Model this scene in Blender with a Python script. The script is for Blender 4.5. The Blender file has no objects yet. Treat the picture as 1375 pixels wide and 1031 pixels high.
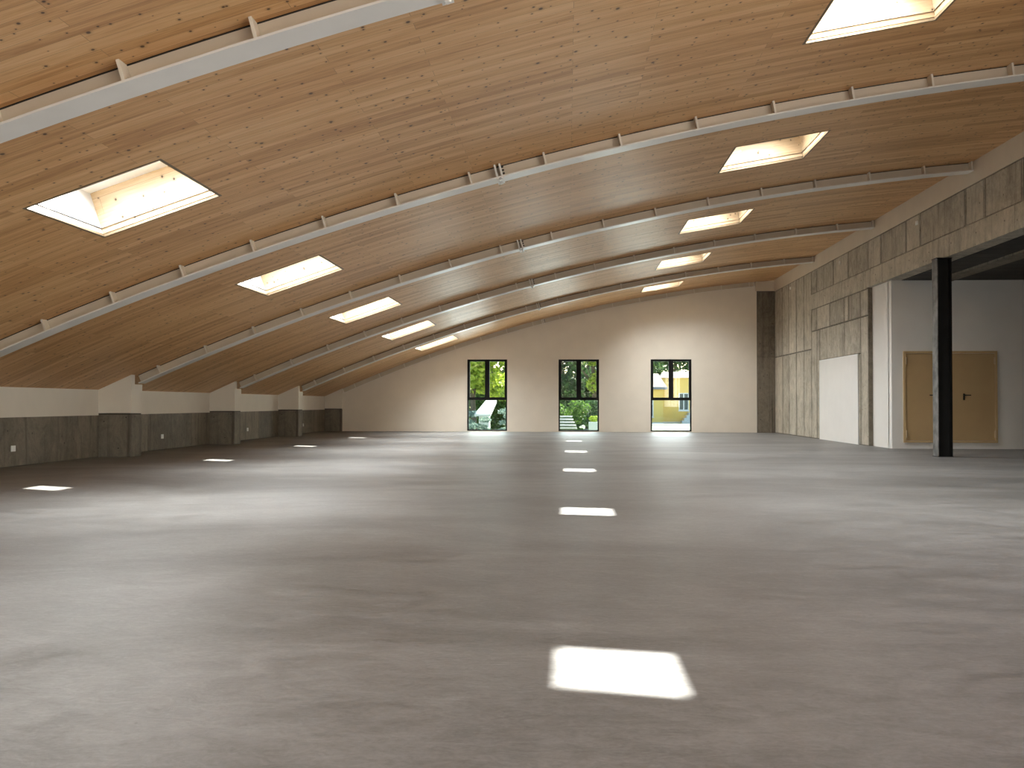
import bpy, math, random
from mathutils import Vector, Matrix

random.seed(7)
SC = bpy.context.scene
COL = SC.collection
PI = math.pi

# ------------------------------------------------------------------ camera
cam_data = bpy.data.cameras.new('camera')
cam = bpy.data.objects.new('camera', cam_data)
COL.objects.link(cam)
cam_data.sensor_fit = 'HORIZONTAL'
cam_data.sensor_width = 36.0
cam_data.lens = 36.0 * 1296.75 / 1375.0
cam_data.clip_end = 500
cam.matrix_world = (Matrix.Translation((0, 0, 1.1)) @ Matrix.Rotation(0.05709, 4, 'Z')
                    @ Matrix.Rotation(PI / 2 + 0.02003, 4, 'X') @ Matrix.Rotation(0.0020, 4, 'Z'))
SC.camera = cam

# ------------------------------------------------------------------ view, sky, sun, daylight
SC.view_settings.view_transform = 'Standard'
SC.view_settings.look = 'None'
SC.view_settings.exposure = 0.86
SC.view_settings.gamma = 1.0
SC.view_settings.use_curve_mapping = False
SC.cycles.diffuse_bounces = 8
SC.cycles.max_bounces = 14
SC.cycles.transparent_max_bounces = 24

SUN_D = Vector((-0.527, -1.115, -1.0)).normalized()      # the way the sunlight travels
SKY_STRENGTH = 0.62
SUN_STRENGTH = 26.0
SKYLIGHT_W = 158.0       # daylight through each skylight
FRONT_FILL_W = 130.0         # fill light at unseen windows added behind the camera
SIDE_FILL_W = 330.0          # fill light at an unseen window added beside the camera
BACK_W = 85.0           # daylight through each of the three back windows

world = bpy.data.worlds.new('sky')
SC.world = world
world.use_nodes = True
wn = world.node_tree.nodes
wn.clear()
w_out = wn.new('ShaderNodeOutputWorld')
w_bg = wn.new('ShaderNodeBackground')
w_sky = wn.new('ShaderNodeTexSky')
w_sky.sky_type = 'NISHITA'
w_sky.sun_disc = False
w_sky.sun_elevation = math.asin(-SUN_D.z)
w_sky.sun_rotation = math.atan2(-SUN_D.x, -SUN_D.y)
w_bg.inputs['Strength'].default_value = SKY_STRENGTH
world.node_tree.links.new(w_sky.outputs[0], w_bg.inputs['Color'])
world.node_tree.links.new(w_bg.outputs[0], w_out.inputs['Surface'])

sun_data = bpy.data.lights.new('sun', 'SUN')
sun_data.energy = SUN_STRENGTH
sun_data.angle = math.radians(0.55)
sun_data.color = (1.0, 0.95, 0.87)
sun = bpy.data.objects.new('sun', sun_data)
sun.rotation_euler = SUN_D.to_track_quat('-Z', 'Y').to_euler()
sun.location = (20, 60, 40)
COL.objects.link(sun)


def area_light(name, loc, direction, up, sx, sy, watts, color=(1, 1, 1), spread=180):
    d = bpy.data.lights.new(name, 'AREA')
    d.shape = 'RECTANGLE'
    d.size, d.size_y = sx, sy
    d.energy = watts
    d.color = color
    d.spread = math.radians(spread)
    o = bpy.data.objects.new(name, d)
    z = -Vector(direction).normalized()
    x = Vector(up).normalized()
    y = z.cross(x).normalized()
    x = y.cross(z).normalized()
    m = Matrix((x, y, z)).transposed().to_4x4()
    m.translation = Vector(loc)
    o.matrix_world = m
    COL.objects.link(o)
    return o


for wx, zc, zh in ((-2.9, 1.7, 2.1), (4.9, 2.2, 3.2)):
    area_light('window_fill', (wx, -7.75, zc), (0, 1, 0.03), (1, 0, 0), 3.7, zh, FRONT_FILL_W * zh / 5.3, (0.92, 0.97, 1.0))  # fill lamps at the added front windows
area_light('window_fill', (8.05, 0.4, 2.2), (-1, 0, 0.03), (0, 1, 0), 11.8, 2.7, SIDE_FILL_W, (1.0, 0.98, 0.95))  # fill lamp at the added side window
for wx in (-3.1025, 0.448, 3.9865):
    area_light('window_fill', (wx, 37.62, 1.45), (0, -1, 0), (1, 0, 0), 1.4, 2.6, BACK_W, (0.86, 0.94, 1.0))

# ------------------------------------------------------------------ the hall's measures (metres)
AX, AZ, AR = 11.7635, -45.063, 51.045         # centre and radius of the roof's arc
YB = 37.391                                   # back wall
XR = 7.912                                    # right wall
XW = -9.46                                    # left wall
XL = -8.784                                   # faces of the left piers
BAY = 6.0809
PIER_Y = 19.016                               # near face of the first pier in view
BEAM_N = PIER_Y + 0.1713                      # near edge of the flange landing on it
ZFB, ZL, ZLT = 5.395, 4.1706, 4.63            # plaster band, lintel underside and top
CTOP = 0.893                                  # top of the concrete along the left wall
BD = 0.188                                    # beam depth below the ceiling


def arc_z(x, d=0.0):
    return AZ + math.sqrt(AR * AR - (x - AX) ** 2) - d


def arc_n(x):
    return Vector((x - AX, 0, arc_z(x) - AZ)).normalized()


def arc_t(x):
    n = arc_n(x)
    return Vector((n.z, 0, -n.x))


def arc_len(x):
    return AR * math.asin((x - AX) / AR)


def arc_x(s):
    return AX + AR * math.sin(s / AR)


# ------------------------------------------------------------------ node helpers
def new_mat(name):
    m = bpy.data.materials.new(name)
    m.use_nodes = True
    nt = m.node_tree
    nt.nodes.clear()
    out = nt.nodes.new('ShaderNodeOutputMaterial')
    b = nt.nodes.new('ShaderNodeBsdfPrincipled')
    nt.links.new(b.outputs[0], out.inputs['Surface'])
    return m, nt, b, out


def N(nt, typ, **kw):
    n = nt.nodes.new('ShaderNode' + typ)
    for k, v in kw.items():
        if k.startswith('i_'):
            key = k[2:]
            key = int(key) if key.isdigit() else key.replace('_', ' ')
            n.inputs[key].default_value = v
        else:
            setattr(n, k, v)
    return n


def L(nt, a, b):
    nt.links.new(a, b)


def mapping(nt, src, scale=(1, 1, 1), loc=(0, 0, 0), rot=(0, 0, 0)):
    mp = N(nt, 'Mapping')
    mp.inputs['Scale'].default_value = scale
    mp.inputs['Location'].default_value = loc
    mp.inputs['Rotation'].default_value = rot
    L(nt, src, mp.inputs['Vector'])
    return mp.outputs[0]


def noise(nt, vec, scale, detail=4, rough=0.55, dist=0.0):
    n = N(nt, 'TexNoise')
    n.inputs['Scale'].default_value = scale
    n.inputs['Detail'].default_value = detail
    n.inputs['Roughness'].default_value = rough
    n.inputs['Distortion'].default_value = dist
    if vec is not None:
        L(nt, vec, n.inputs['Vector'])
    return n.outputs['Fac']


def ramp(nt, fac, stops, interp='LINEAR'):
    r = N(nt, 'ValToRGB')
    r.color_ramp.interpolation = interp
    e = r.color_ramp.elements
    while len(e) < len(stops):
        e.new(0.5)
    for el, (p, c) in zip(e, stops):
        el.position = p
        el.color = (c[0], c[1], c[2], 1) if not isinstance(c, (int, float)) else (c, c, c, 1)
    L(nt, fac, r.inputs['Fac'])
    return r.outputs['Color']


def mix(nt, a, b, fac, mode='MIX'):
    m = N(nt, 'Mix', data_type='RGBA', blend_type=mode)
    if isinstance(fac, (int, float)):
        m.inputs[0].default_value = fac
    else:
        L(nt, fac, m.inputs[0])
    for val, idx in ((a, 6), (b, 7)):
        if isinstance(val, tuple):
            m.inputs[idx].default_value = (val[0], val[1], val[2], 1)
        else:
            L(nt, val, m.inputs[idx])
    return m.outputs[2]


def math_n(nt, op, a, b=None, clamp=False):
    m = N(nt, 'Math', operation=op, use_clamp=clamp)
    for val, idx in ((a, 0), (b, 1)):
        if val is None:
            continue
        if isinstance(val, (int, float)):
            m.inputs[idx].default_value = val
        else:
            L(nt, val, m.inputs[idx])
    return m.outputs[0]


def bump(nt, b, height, strength, distance=0.01):
    bp = N(nt, 'Bump')
    bp.inputs['Strength'].default_value = strength
    bp.inputs['Distance'].default_value = distance
    L(nt, height, bp.inputs['Height'])
    L(nt, bp.outputs[0], b.inputs['Normal'])


def coord(nt, kind='Object'):
    return N(nt, 'TexCoord').outputs[kind]


# ------------------------------------------------------------------ materials
def mat_plain(name, col, rough=0.5, metal=0.0, var=0.06, scale=6.0, bmp=0.0, spec=0.5):
    m, nt, b, _ = new_mat(name)
    n = noise(nt, coord(nt), scale, 5)
    lo = tuple(c * (1 - var) for c in col)
    hi = tuple(min(1, c * (1 + var)) for c in col)
    L(nt, ramp(nt, n, [(0.3, lo), (0.7, hi)]), b.inputs['Base Color'])
    b.inputs['Roughness'].default_value = rough
    b.inputs['Metallic'].default_value = metal
    b.inputs['Specular IOR Level'].default_value = spec
    if bmp:
        bump(nt, b, noise(nt, coord(nt), 60, 3), bmp, 0.004)
    return m


def mat_wood(name, c_dark, c_mid, c_light, row=0.145, length=2.2, rough=0.42, knots=1.0, contrast=1.0):
    """planks of knotty pine; the UV map is in metres, u along the boards"""
    m, nt, b, _ = new_mat(name)
    uv = coord(nt, 'UV')
    br = N(nt, 'TexBrick')
    br.offset = 0.37
    br.offset_frequency = 2
    br.inputs['Color1'].default_value = (0, 0, 0, 1)
    br.inputs['Color2'].default_value = (1, 1, 1, 1)
    br.inputs['Mortar'].default_value = (0.5, 0.5, 0.5, 1)
    br.inputs['Scale'].default_value = 1.0
    br.inputs['Mortar Size'].default_value = 0.0016
    br.inputs['Mortar Smooth'].default_value = 0.3
    br.inputs['Bias'].default_value = 0.0
    br.inputs['Brick Width'].default_value = length
    br.inputs['Row Height'].default_value = row
    L(nt, uv, br.inputs['Vector'])
    tone = N(nt, 'SeparateColor')
    L(nt, br.outputs['Color'], tone.inputs[0])
    tone = tone.outputs[0]
    # each board shifts its own grain
    cmb = N(nt, 'CombineXYZ')
    L(nt, math_n(nt, 'MULTIPLY', tone, 37.0), cmb.inputs[2])
    add = N(nt, 'VectorMath', operation='ADD')
    L(nt, uv, add.inputs[0])
    L(nt, cmb.outputs[0], add.inputs[1])
    v = add.outputs[0]
    grain = noise(nt, mapping(nt, v, (1.1, 22, 1)), 2.2, 6, 0.6, 0.6)
    streak = noise(nt, mapping(nt, v, (0.35, 6.5, 1)), 1.6, 3, 0.5, 0.4)
    f = math_n(nt, 'ADD', math_n(nt, 'MULTIPLY', grain, 0.55), math_n(nt, 'MULTIPLY', streak, 0.45))
    f = math_n(nt, 'ADD', f, math_n(nt, 'MULTIPLY', math_n(nt, 'SUBTRACT', tone, 0.5), 0.22 * contrast))
    col = ramp(nt, f, [(0.32, c_dark), (0.5, c_mid), (0.70, c_light)])
    # knots: sparse dark dots, in two sizes, stretched a little along the board
    for sc, r0, r1, seed, keep in ((2.7, 0.024, 0.046, 3.1, 0.45), (5.4, 0.032, 0.062, 9.7, 0.42)):
        vo = N(nt, 'TexVoronoi', voronoi_dimensions='2D', feature='F1')
        vo.inputs['Scale'].default_value = sc
        L(nt, mapping(nt, uv, (1.0, 0.85, 1), (seed, seed * 2, 0)), vo.inputs['Vector'])
        sep = N(nt, 'SeparateColor')
        L(nt, vo.outputs['Color'], sep.inputs[0])
        gate = math_n(nt, 'GREATER_THAN', sep.outputs[0], keep)
        size = math_n(nt, 'MULTIPLY', math_n(nt, 'ADD', sep.outputs[1], 0.45), 1.0)
        dist = math_n(nt, 'DIVIDE', vo.outputs['Distance'], size)
        dot = ramp(nt, dist, [(r0, 1.0), (r1, 0.0)])
        halo = ramp(nt, dist, [(r1 * 0.8, 0.55), (r1 * 2.2, 0.0)])
        col = mix(nt, col, tuple(c * 0.62 for c in c_dark), math_n(nt, 'MULTIPLY', math_n(nt, 'MULTIPLY', halo, gate), 0.6 * knots))
        col = mix(nt, col, tuple(c * k for c, k in zip(c_dark, (0.12, 0.09, 0.075))), math_n(nt, 'MULTIPLY', math_n(nt, 'MULTIPLY', dot, gate), 0.92 * knots))
    col = mix(nt, col, tuple(c * 0.35 for c in c_dark), math_n(nt, 'MULTIPLY', br.outputs['Fac'], 0.8))
    L(nt, col, b.inputs['Base Color'])
    b.inputs['Roughness'].default_value = rough
    hgt = math_n(nt, 'SUBTRACT', math_n(nt, 'MULTIPLY', grain, 0.25), br.outputs['Fac'])
    bump(nt, b, hgt, 0.35, 0.003)
    return m


def mat_concrete(name, c_lo, c_hi, rough=0.72, stain=(0.10, 0.085, 0.065), stain_amt=0.5):
    m, nt, b, _ = new_mat(name)
    co = coord(nt)
    cloud = noise(nt, co, 1.4, 7, 0.66, 1.2)
    swirl = noise(nt, mapping(nt, co, (1, 1, 0.6)), 3.0, 7, 0.66, 3.2)
    fine = noise(nt, co, 26, 5, 0.6)
    rnd = N(nt, 'NewGeometry').outputs['Random Per Island']
    f = math_n(nt, 'ADD', math_n(nt, 'MULTIPLY', cloud, 0.45), math_n(nt, 'MULTIPLY', swirl, 0.35))
    f = math_n(nt, 'ADD', f, math_n(nt, 'MULTIPLY', fine, 0.2))
    f = math_n(nt, 'ADD', f, math_n(nt, 'MULTIPLY', math_n(nt, 'SUBTRACT', rnd, 0.5), 0.13))
    col = ramp(nt, f, [(0.36, c_lo), (0.62, c_hi)])
    drip = noise(nt, mapping(nt, co, (5.0, 5.0, 0.35)), 1.3, 4, 0.6, 0.5)
    col = mix(nt, col, stain, math_n(nt, 'MULTIPLY', ramp(nt, drip, [(0.52, 0.0), (0.72, 1.0)]), stain_amt))
    vo = N(nt, 'TexVoronoi', feature='F1')
    vo.inputs['Scale'].default_value = 3.4
    L(nt, co, vo.inputs['Vector'])
    sep = N(nt, 'SeparateColor')
    L(nt, vo.outputs['Color'], sep.inputs[0])
    pit = math_n(nt, 'MULTIPLY', ramp(nt, vo.outputs['Distance'], [(0.05, 1.0), (0.09, 0.0)]), math_n(nt, 'GREATER_THAN', sep.outputs[0], 0.45))
    col = mix(nt, col, tuple(c * 0.35 for c in c_lo), math_n(nt, 'MULTIPLY', pit, 0.75))
    L(nt, col, b.inputs['Base Color'])
    b.inputs['Roughness'].default_value = rough
    bump(nt, b, math_n(nt, 'SUBTRACT', f, pit), 0.35, 0.006)
    return m


def mat_floor():
    m, nt, b, _ = new_mat('polished_concrete')
    co = coord(nt)
    big = noise(nt, mapping(nt, co, (0.5, 0.9, 1)), 0.6, 6, 0.62, 0.9)
    mid = noise(nt, mapping(nt, co, (0.8, 1.2, 1), rot=(0, 0, 0.25)), 2.4, 8, 0.70, 1.4)
    trowel = noise(nt, mapping(nt, co, (1.6, 4.0, 1), rot=(0, 0, -0.12)), 2.2, 7, 0.66, 2.2)
    curl = noise(nt, mapping(nt, co, (1.0, 1.6, 1), rot=(0, 0, 0.5)), 8.0, 6, 0.68, 3.0)
    fine = noise(nt, co, 55, 4, 0.7)
    f = math_n(nt, 'ADD', math_n(nt, 'MULTIPLY', big, 0.30), math_n(nt, 'MULTIPLY', mid, 0.24))
    f = math_n(nt, 'ADD', f, math_n(nt, 'ADD', math_n(nt, 'MULTIPLY', trowel, 0.20), math_n(nt, 'MULTIPLY', curl, 0.16)))
    f = math_n(nt, 'ADD', f, math_n(nt, 'MULTIPLY', fine, 0.10))
    col = ramp(nt, f, [(0.41, (0.106, 0.101, 0.096)), (0.5, (0.176, 0.171, 0.166)), (0.59, (0.255, 0.250, 0.244))])
    vo = N(nt, 'TexVoronoi', feature='F1')
    vo.inputs['Scale'].default_value = 2.3
    L(nt, co, vo.inputs['Vector'])
    sep = N(nt, 'SeparateColor')
    L(nt, vo.outputs['Color'], sep.inputs[0])
    pit = math_n(nt, 'MULTIPLY', ramp(nt, vo.outputs['Distance'], [(0.008, 1.0), (0.02, 0.0)]), math_n(nt, 'GREATER_THAN', sep.outputs[0], 0.6))
    col = mix(nt, col, (0.08, 0.07, 0.06), math_n(nt, 'MULTIPLY', pit, 0.8))
    L(nt, col, b.inputs['Base Color'])
    r = math_n(nt, 'ADD', math_n(nt, 'MULTIPLY', mid, 0.24), math_n(nt, 'MULTIPLY', trowel, 0.24))
    L(nt, math_n(nt, 'ADD', r, 0.24), b.inputs['Roughness'])
    b.inputs['Specular IOR Level'].default_value = 0.42
    h = math_n(nt, 'ADD', math_n(nt, 'MULTIPLY', trowel, 1.0), math_n(nt, 'ADD', math_n(nt, 'MULTIPLY', mid, 0.7), math_n(nt, 'MULTIPLY', curl, 0.5)))
    bump(nt, b, h, 0.35, 0.006)
    return m


def mat_glass(name, tint, rough=0.0, fresnel=1.4):
    m = bpy.data.materials.new(name)
    m.use_nodes = True
    nt = m.node_tree
    nt.nodes.clear()
    out = nt.nodes.new('ShaderNodeOutputMaterial')
    tr = N(nt, 'BsdfTransparent')
    tr.inputs[0].default_value = (*tint, 1)
    gl = N(nt, 'BsdfGlossy')
    gl.inputs['Roughness'].default_value = rough
    lw = N(nt, 'LayerWeight')
    fr = math_n(nt, 'ADD', math_n(nt, 'MULTIPLY', math_n(nt, 'POWER', lw.outputs['Facing'], 5.0), 0.9), ((fresnel - 1) / (fresnel + 1)) ** 2)
    mx = N(nt, 'MixShader')
    L(nt, fr, mx.inputs[0])
    L(nt, tr.outputs[0], mx.inputs[1])
    L(nt, gl.outputs[0], mx.inputs[2])
    L(nt, mx.outputs[0], out.inputs['Surface'])
    return m


def mat_leaf(name, lo, hi):
    m, nt, b, out = new_mat(name)
    rnd = N(nt, 'NewGeometry').outputs['Random Per Island']
    c = ramp(nt, rnd, [(0.0, lo), (1.0, hi)])
    L(nt, c, b.inputs['Base Color'])
    b.inputs['Roughness'].default_value = 0.55
    tl = N(nt, 'BsdfTranslucent')
    L(nt, c, tl.inputs[0])
    mx = N(nt, 'MixShader')
    mx.inputs[0].default_value = 0.45
    L(nt, b.outputs[0], mx.inputs[1])
    L(nt, tl.outputs[0], mx.inputs[2])
    L(nt, mx.outputs[0], out.inputs['Surface'])
    return m


def mat_tiles():
    m, nt, b, _ = new_mat('roof_tiles')
    br = N(nt, 'TexBrick')
    br.inputs['Color1'].default_value = (0.085, 0.082, 0.082, 1)
    br.inputs['Color2'].default_value = (0.125, 0.12, 0.118, 1)
    br.inputs['Mortar'].default_value = (0.035, 0.033, 0.035, 1)
    br.inputs['Scale'].default_value = 1.0
    br.inputs['Mortar Size'].default_value = 0.02
    br.inputs['Brick Width'].default_value = 0.26
    br.inputs['Row Height'].default_value = 0.2
    L(nt, coord(nt, 'UV'), br.inputs['Vector'])
    L(nt, br.outputs['Color'], b.inputs['Base Color'])
    b.inputs['Roughness'].default_value = 0.7
    return m


M = {}
M['wood'] = mat_wood('ceiling_pine', (0.44, 0.215, 0.075), (0.63, 0.355, 0.150), (0.74, 0.475, 0.235))
M['wood_pale'] = mat_wood('lining_pine', (0.34, 0.235, 0.13), (0.44, 0.325, 0.20), (0.54, 0.41, 0.27), row=0.2, length=4.0, knots=1.0, contrast=0.5)
M['white_lining'] = mat_plain('white_lining_paint', (0.58, 0.59, 0.60), 0.5, var=0.02)
M['floor'] = mat_floor()
M['plaster'] = mat_plain('cream_plaster', (0.76, 0.70, 0.61), 0.85, var=0.025, scale=2.2, bmp=0.12)
M['white_plaster'] = mat_plain('white_plaster', (0.80, 0.785, 0.76), 0.85, var=0.02, scale=2.0, bmp=0.12)
M['band'] = mat_plain('tan_plaster_band', (0.66, 0.57, 0.45), 0.8, var=0.04, scale=1.6, bmp=0.15)
M['concrete'] = mat_concrete('formed_concrete', (0.265, 0.233, 0.183), (0.56, 0.505, 0.41))
M['concrete_dark'] = mat_concrete('dark_concrete', (0.115, 0.097, 0.072), (0.25, 0.215, 0.165), stain=(0.05, 0.041, 0.029), stain_amt=0.65)  # deeper brown concrete tone
M['concrete_soffit'] = mat_concrete('dark_soffit_concrete', (0.018, 0.015, 0.012), (0.042, 0.036, 0.029), stain=(0.02, 0.018, 0.015))  # near-black concrete tone for the recess soffit
M['grout_stain'] = mat_concrete('grout_stain', (0.11, 0.095, 0.072), (0.36, 0.32, 0.26))
M['seam'] = mat_plain('seam_mortar', (0.075, 0.065, 0.05), 0.9)
M['cream_steel_shaded'] = mat_plain('cream_steel_shaded', (0.62, 0.55, 0.44), 0.42, var=0.035, scale=3.0)  # web tone of the beam paint, darkened to put its shade in
M['stiffener_steel_lit'] = mat_plain('stiffener_steel_lit', (0.74, 0.68, 0.58), 0.38, var=0.03, scale=3.0)  # same beam paint, lightened to draw the stiffeners' lit edges
M['steel_lit'] = mat_plain('cream_steel_lit', (0.78, 0.76, 0.72), 0.34, var=0.03, scale=3.0)  # same beam paint, lightened with the floor's bounced light put in
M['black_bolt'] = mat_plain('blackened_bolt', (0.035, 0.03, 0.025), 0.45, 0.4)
M['black_steel'] = mat_plain('black_steel', (0.010, 0.0095, 0.009), 0.6, 0.0, var=0.3, scale=3, spec=0.25)
M['lit_flange_steel'] = mat_plain('lit_flange_steel', (0.155, 0.15, 0.145), 0.6, 0.1, var=0.6, scale=5)  # mottled grey; the flange's lit look is put into its colour
M['tan_door'] = mat_plain('tan_door_paint', (0.50, 0.345, 0.175), 0.45, var=0.04, scale=2.0, bmp=0.06)
M['tan_frame'] = mat_plain('tan_frame_paint', (0.57, 0.41, 0.22), 0.4, var=0.03)
M['brass_hinge'] = mat_plain('pale_hinge', (0.62, 0.50, 0.33), 0.35, 0.3)
M['black_frame'] = mat_plain('black_window_frame', (0.010, 0.010, 0.010), 0.6, 0.0, spec=0.15)
M['white_plastic'] = mat_plain('white_plastic', (0.82, 0.81, 0.78), 0.35, var=0.02)
M['dark_plastic'] = mat_plain('grey_socket', (0.16, 0.155, 0.15), 0.5)
M['glass_clear'] = mat_glass('clear_glazing', (0.93, 0.95, 0.95))
M['glass_upper'] = mat_glass('window_glazing', (0.69, 0.69, 0.66))
M['glass_lower'] = mat_glass('tinted_glazing', (0.62, 0.65, 0.62), fresnel=1.4)
M['white_frame'] = mat_plain('white_sash', (0.82, 0.82, 0.80), 0.4, var=0.02)
M['yellow'] = mat_plain('yellow_render', (0.97, 0.65, 0.19), 0.8, var=0.05, scale=0.8)
M['grey_trim'] = mat_plain('grey_fascia', (0.20, 0.22, 0.25), 0.6)
M['pale_stone'] = mat_plain('pale_stone', (0.80, 0.78, 0.74), 0.7, var=0.06)
M['paving'] = mat_plain('grey_paving', (0.34, 0.36, 0.33), 0.8, var=0.1)
M['dark_pane'] = mat_plain('dark_pane', (0.10, 0.13, 0.13), 0.1)
M['tiles'] = mat_tiles()
M['ground'] = mat_plain('garden_ground', (0.20, 0.24, 0.16), 0.9, var=0.3, scale=1.2)
M['bark'] = mat_plain('bark', (0.13, 0.10, 0.075), 0.9, var=0.4, scale=8)
M['leaf_bright'] = mat_leaf('bright_leaves', (0.18, 0.29, 0.03), (0.52, 0.62, 0.08))
M['leaf_mid'] = mat_leaf('mid_leaves', (0.05, 0.12, 0.025), (0.20, 0.33, 0.06))
M['leaf_dark'] = mat_leaf('dark_leaves', (0.025, 0.065, 0.025), (0.09, 0.17, 0.06))
M['leaf_blue'] = mat_leaf('blue_green_leaves', (0.10, 0.18, 0.16), (0.42, 0.52, 0.44))


# ------------------------------------------------------------------ mesh helpers
class MB:
    """collects faces and links them as ONE mesh object"""

    def __init__(self):
        self.v, self.f, self.mi, self.uv = [], [], [], []

    def face(self, pts, mi=0, uv=None):
        b = len(self.v)
        self.v += [tuple(p) for p in pts]
        self.f.append(list(range(b, b + len(pts))))
        self.mi.append(mi)
        self.uv.append(uv if uv is not None else [(0, 0)] * len(pts))

    def solid(self, verts, faces, mi=0, uvs=None):
        b = len(self.v)
        self.v += [tuple(p) for p in verts]
        for i, f in enumerate(faces):
            self.f.append([b + k for k in f])
            self.mi.append(mi)
            self.uv.append(uvs[i] if uvs else [(0, 0)] * len(f))

    def hexa(self, p, mi=0):
        """8 corners: bottom ring 0-3 counter-clockwise seen from above, top ring 4-7"""
        self.solid(p, [(3, 2, 1, 0), (4, 5, 6, 7), (0, 1, 5, 4), (1, 2, 6, 5), (2, 3, 7, 6), (3, 0, 4, 7)], mi)

    def box(self, x0, x1, y0, y1, z0, z1, mi=0):
        self.hexa([(x0, y0, z0), (x1, y0, z0), (x1, y1, z0), (x0, y1, z0),
                   (x0, y0, z1), (x1, y0, z1), (x1, y1, z1), (x0, y1, z1)], mi)

    def prism(self, poly, axis, a, b, mi=0):
        """extrude a polygon given in the two other axes (x,z for axis y; y,z for axis x; x,y for axis z)"""
        def pt(q, t):
            return {'y': (q[0], t, q[1]), 'x': (t, q[0], q[1]), 'z': (q[0], q[1], t)}[axis]
        n = len(poly)
        vs = [pt(q, a) for q in poly] + [pt(q, b) for q in poly]
        fs = [tuple(range(n))[::-1], tuple(range(n, 2 * n))]
        fs += [(i, (i + 1) % n, n + (i + 1) % n, n + i) for i in range(n)]
        self.solid(vs, fs, mi)

    def cyl(self, c, d, r, h, n=12, mi=0, r2=None):
        d = Vector(d).normalized()
        a = d.orthogonal().normalized()
        b = d.cross(a)
        c = Vector(c)
        r2 = r if r2 is None else r2
        ring0 = [c + (a * math.cos(2 * PI * i / n) + b * math.sin(2 * PI * i / n)) * r for i in range(n)]
        ring1 = [c + d * h + (a * math.cos(2 * PI * i / n) + b * math.sin(2 * PI * i / n)) * r2 for i in range(n)]
        fs = [tuple(range(n))[::-1], tuple(range(n, 2 * n))] + [(i, (i + 1) % n, n + (i + 1) % n, n + i) for i in range(n)]
        self.solid(ring0 + ring1, fs, mi)

    def build(self, name, mats, parent=None, origin=None, bevel=0.0, smooth=False, fix=True):
        me = bpy.data.meshes.new(name)
        o = Vector(origin) if origin is not None else Vector((0, 0, 0))
        me.from_pydata([Vector(v) - o for v in self.v], [], self.f)
        if not isinstance(mats, (list, tuple)):
            mats = [mats]
        for m in mats:
            me.materials.append(m)
        uvl = me.uv_layers.new(name='metres')
        li = 0
        for p, mi, uv in zip(me.polygons, self.mi, self.uv):
            p.material_index = mi
            p.use_smooth = smooth
            for k in range(p.loop_total):
                uvl.data[p.loop_start + k].uv = uv[k]
        me.validate()
        if fix:
            import bmesh
            bm = bmesh.new()
            bm.from_mesh(me)
            bmesh.ops.recalc_face_normals(bm, faces=bm.faces)
            bm.to_mesh(me)
            bm.free()
        ob = bpy.data.objects.new(name, me)
        COL.objects.link(ob)
        ob.location = o
        if parent is not None:
            ob.parent = parent
            ob.location = o - parent.location
        if bevel:
            md = ob.modifiers.new('bevel', 'BEVEL')
            md.width = bevel
            md.segments = 2
            md.limit_method = 'ANGLE'
        return ob


def tag(o, label=None, cat=None, group=None, kind=None):
    if label: o['label'] = label
    if cat: o['category'] = cat
    if group: o['group'] = group
    if kind: o['kind'] = kind
    return o


def thing(name, label, cat, loc=(0, 0, 0), group=None):
    o = bpy.data.objects.new(name, None)
    o.empty_display_size = 0.2
    COL.objects.link(o)
    o.location = loc
    return tag(o, label, cat, group, 'thing')


def struct(o):
    o['kind'] = 'structure'
    return o


def copy_thing(root, loc, label, rotz=None, group=None):
    r = root.copy()
    COL.objects.link(r)
    r.location = loc
    if rotz is not None:
        r.rotation_euler = (0, 0, rotz)
    r['label'] = label
    if group: r['group'] = group
    for ch in list(root.children):
        c = ch.copy()
        COL.objects.link(c)
        c.parent = r
        for g in list(ch.children):
            d = g.copy()
            COL.objects.link(d)
            d.parent = c
    return r


# ------------------------------------------------------------------ floor
mb = MB()
mb.box(-9.9, 16.2, -8.2, YB + 0.4, -0.25, 0.0)
struct(mb.build('floor', M['floor']))

# ------------------------------------------------------------------ skylight openings (x0, x1, y0, y1)
LEFT_ROW = [(-5.353, -4.010, 9.25 + k * 6.105, 10.87 + k * 6.115) for k in range(5)]
RIGHT_ROW = [(2.68, 4.105, 9.54, 10.985), (2.67, 4.11, 15.40, 17.10), (2.68, 4.10, 21.50, 23.24),
             (2.69, 4.09, 27.64, 29.50), (2.70, 4.07, 34.02, 35.50)]
ADDED_ABOVE = [(-5.353, -4.010, 2.30, 3.92)]       # unseen skylight added over the camera to light the near floor
HOLES = LEFT_ROW + RIGHT_ROW + ADDED_ABOVE

# ------------------------------------------------------------------ ceiling: arched pine boards with the openings left out
xs = set()
s0, s1 = arc_len(-9.7), arc_len(8.25)
for i in range(61):
    xs.add(round(arc_x(s0 + (s1 - s0) * i / 60), 4))
for hq in HOLES:
    xs.update((hq[0], hq[1]))
xs = sorted(xs)
ys = {-8.2, -4.0, 0.0, YB + 0.4}
for hq in HOLES:
    ys.update((hq[2], hq[3]))
ys = sorted(ys)


def in_hole(x, y):
    return any(a < x < b and c < y < d for a, b, c, d in HOLES)


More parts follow.
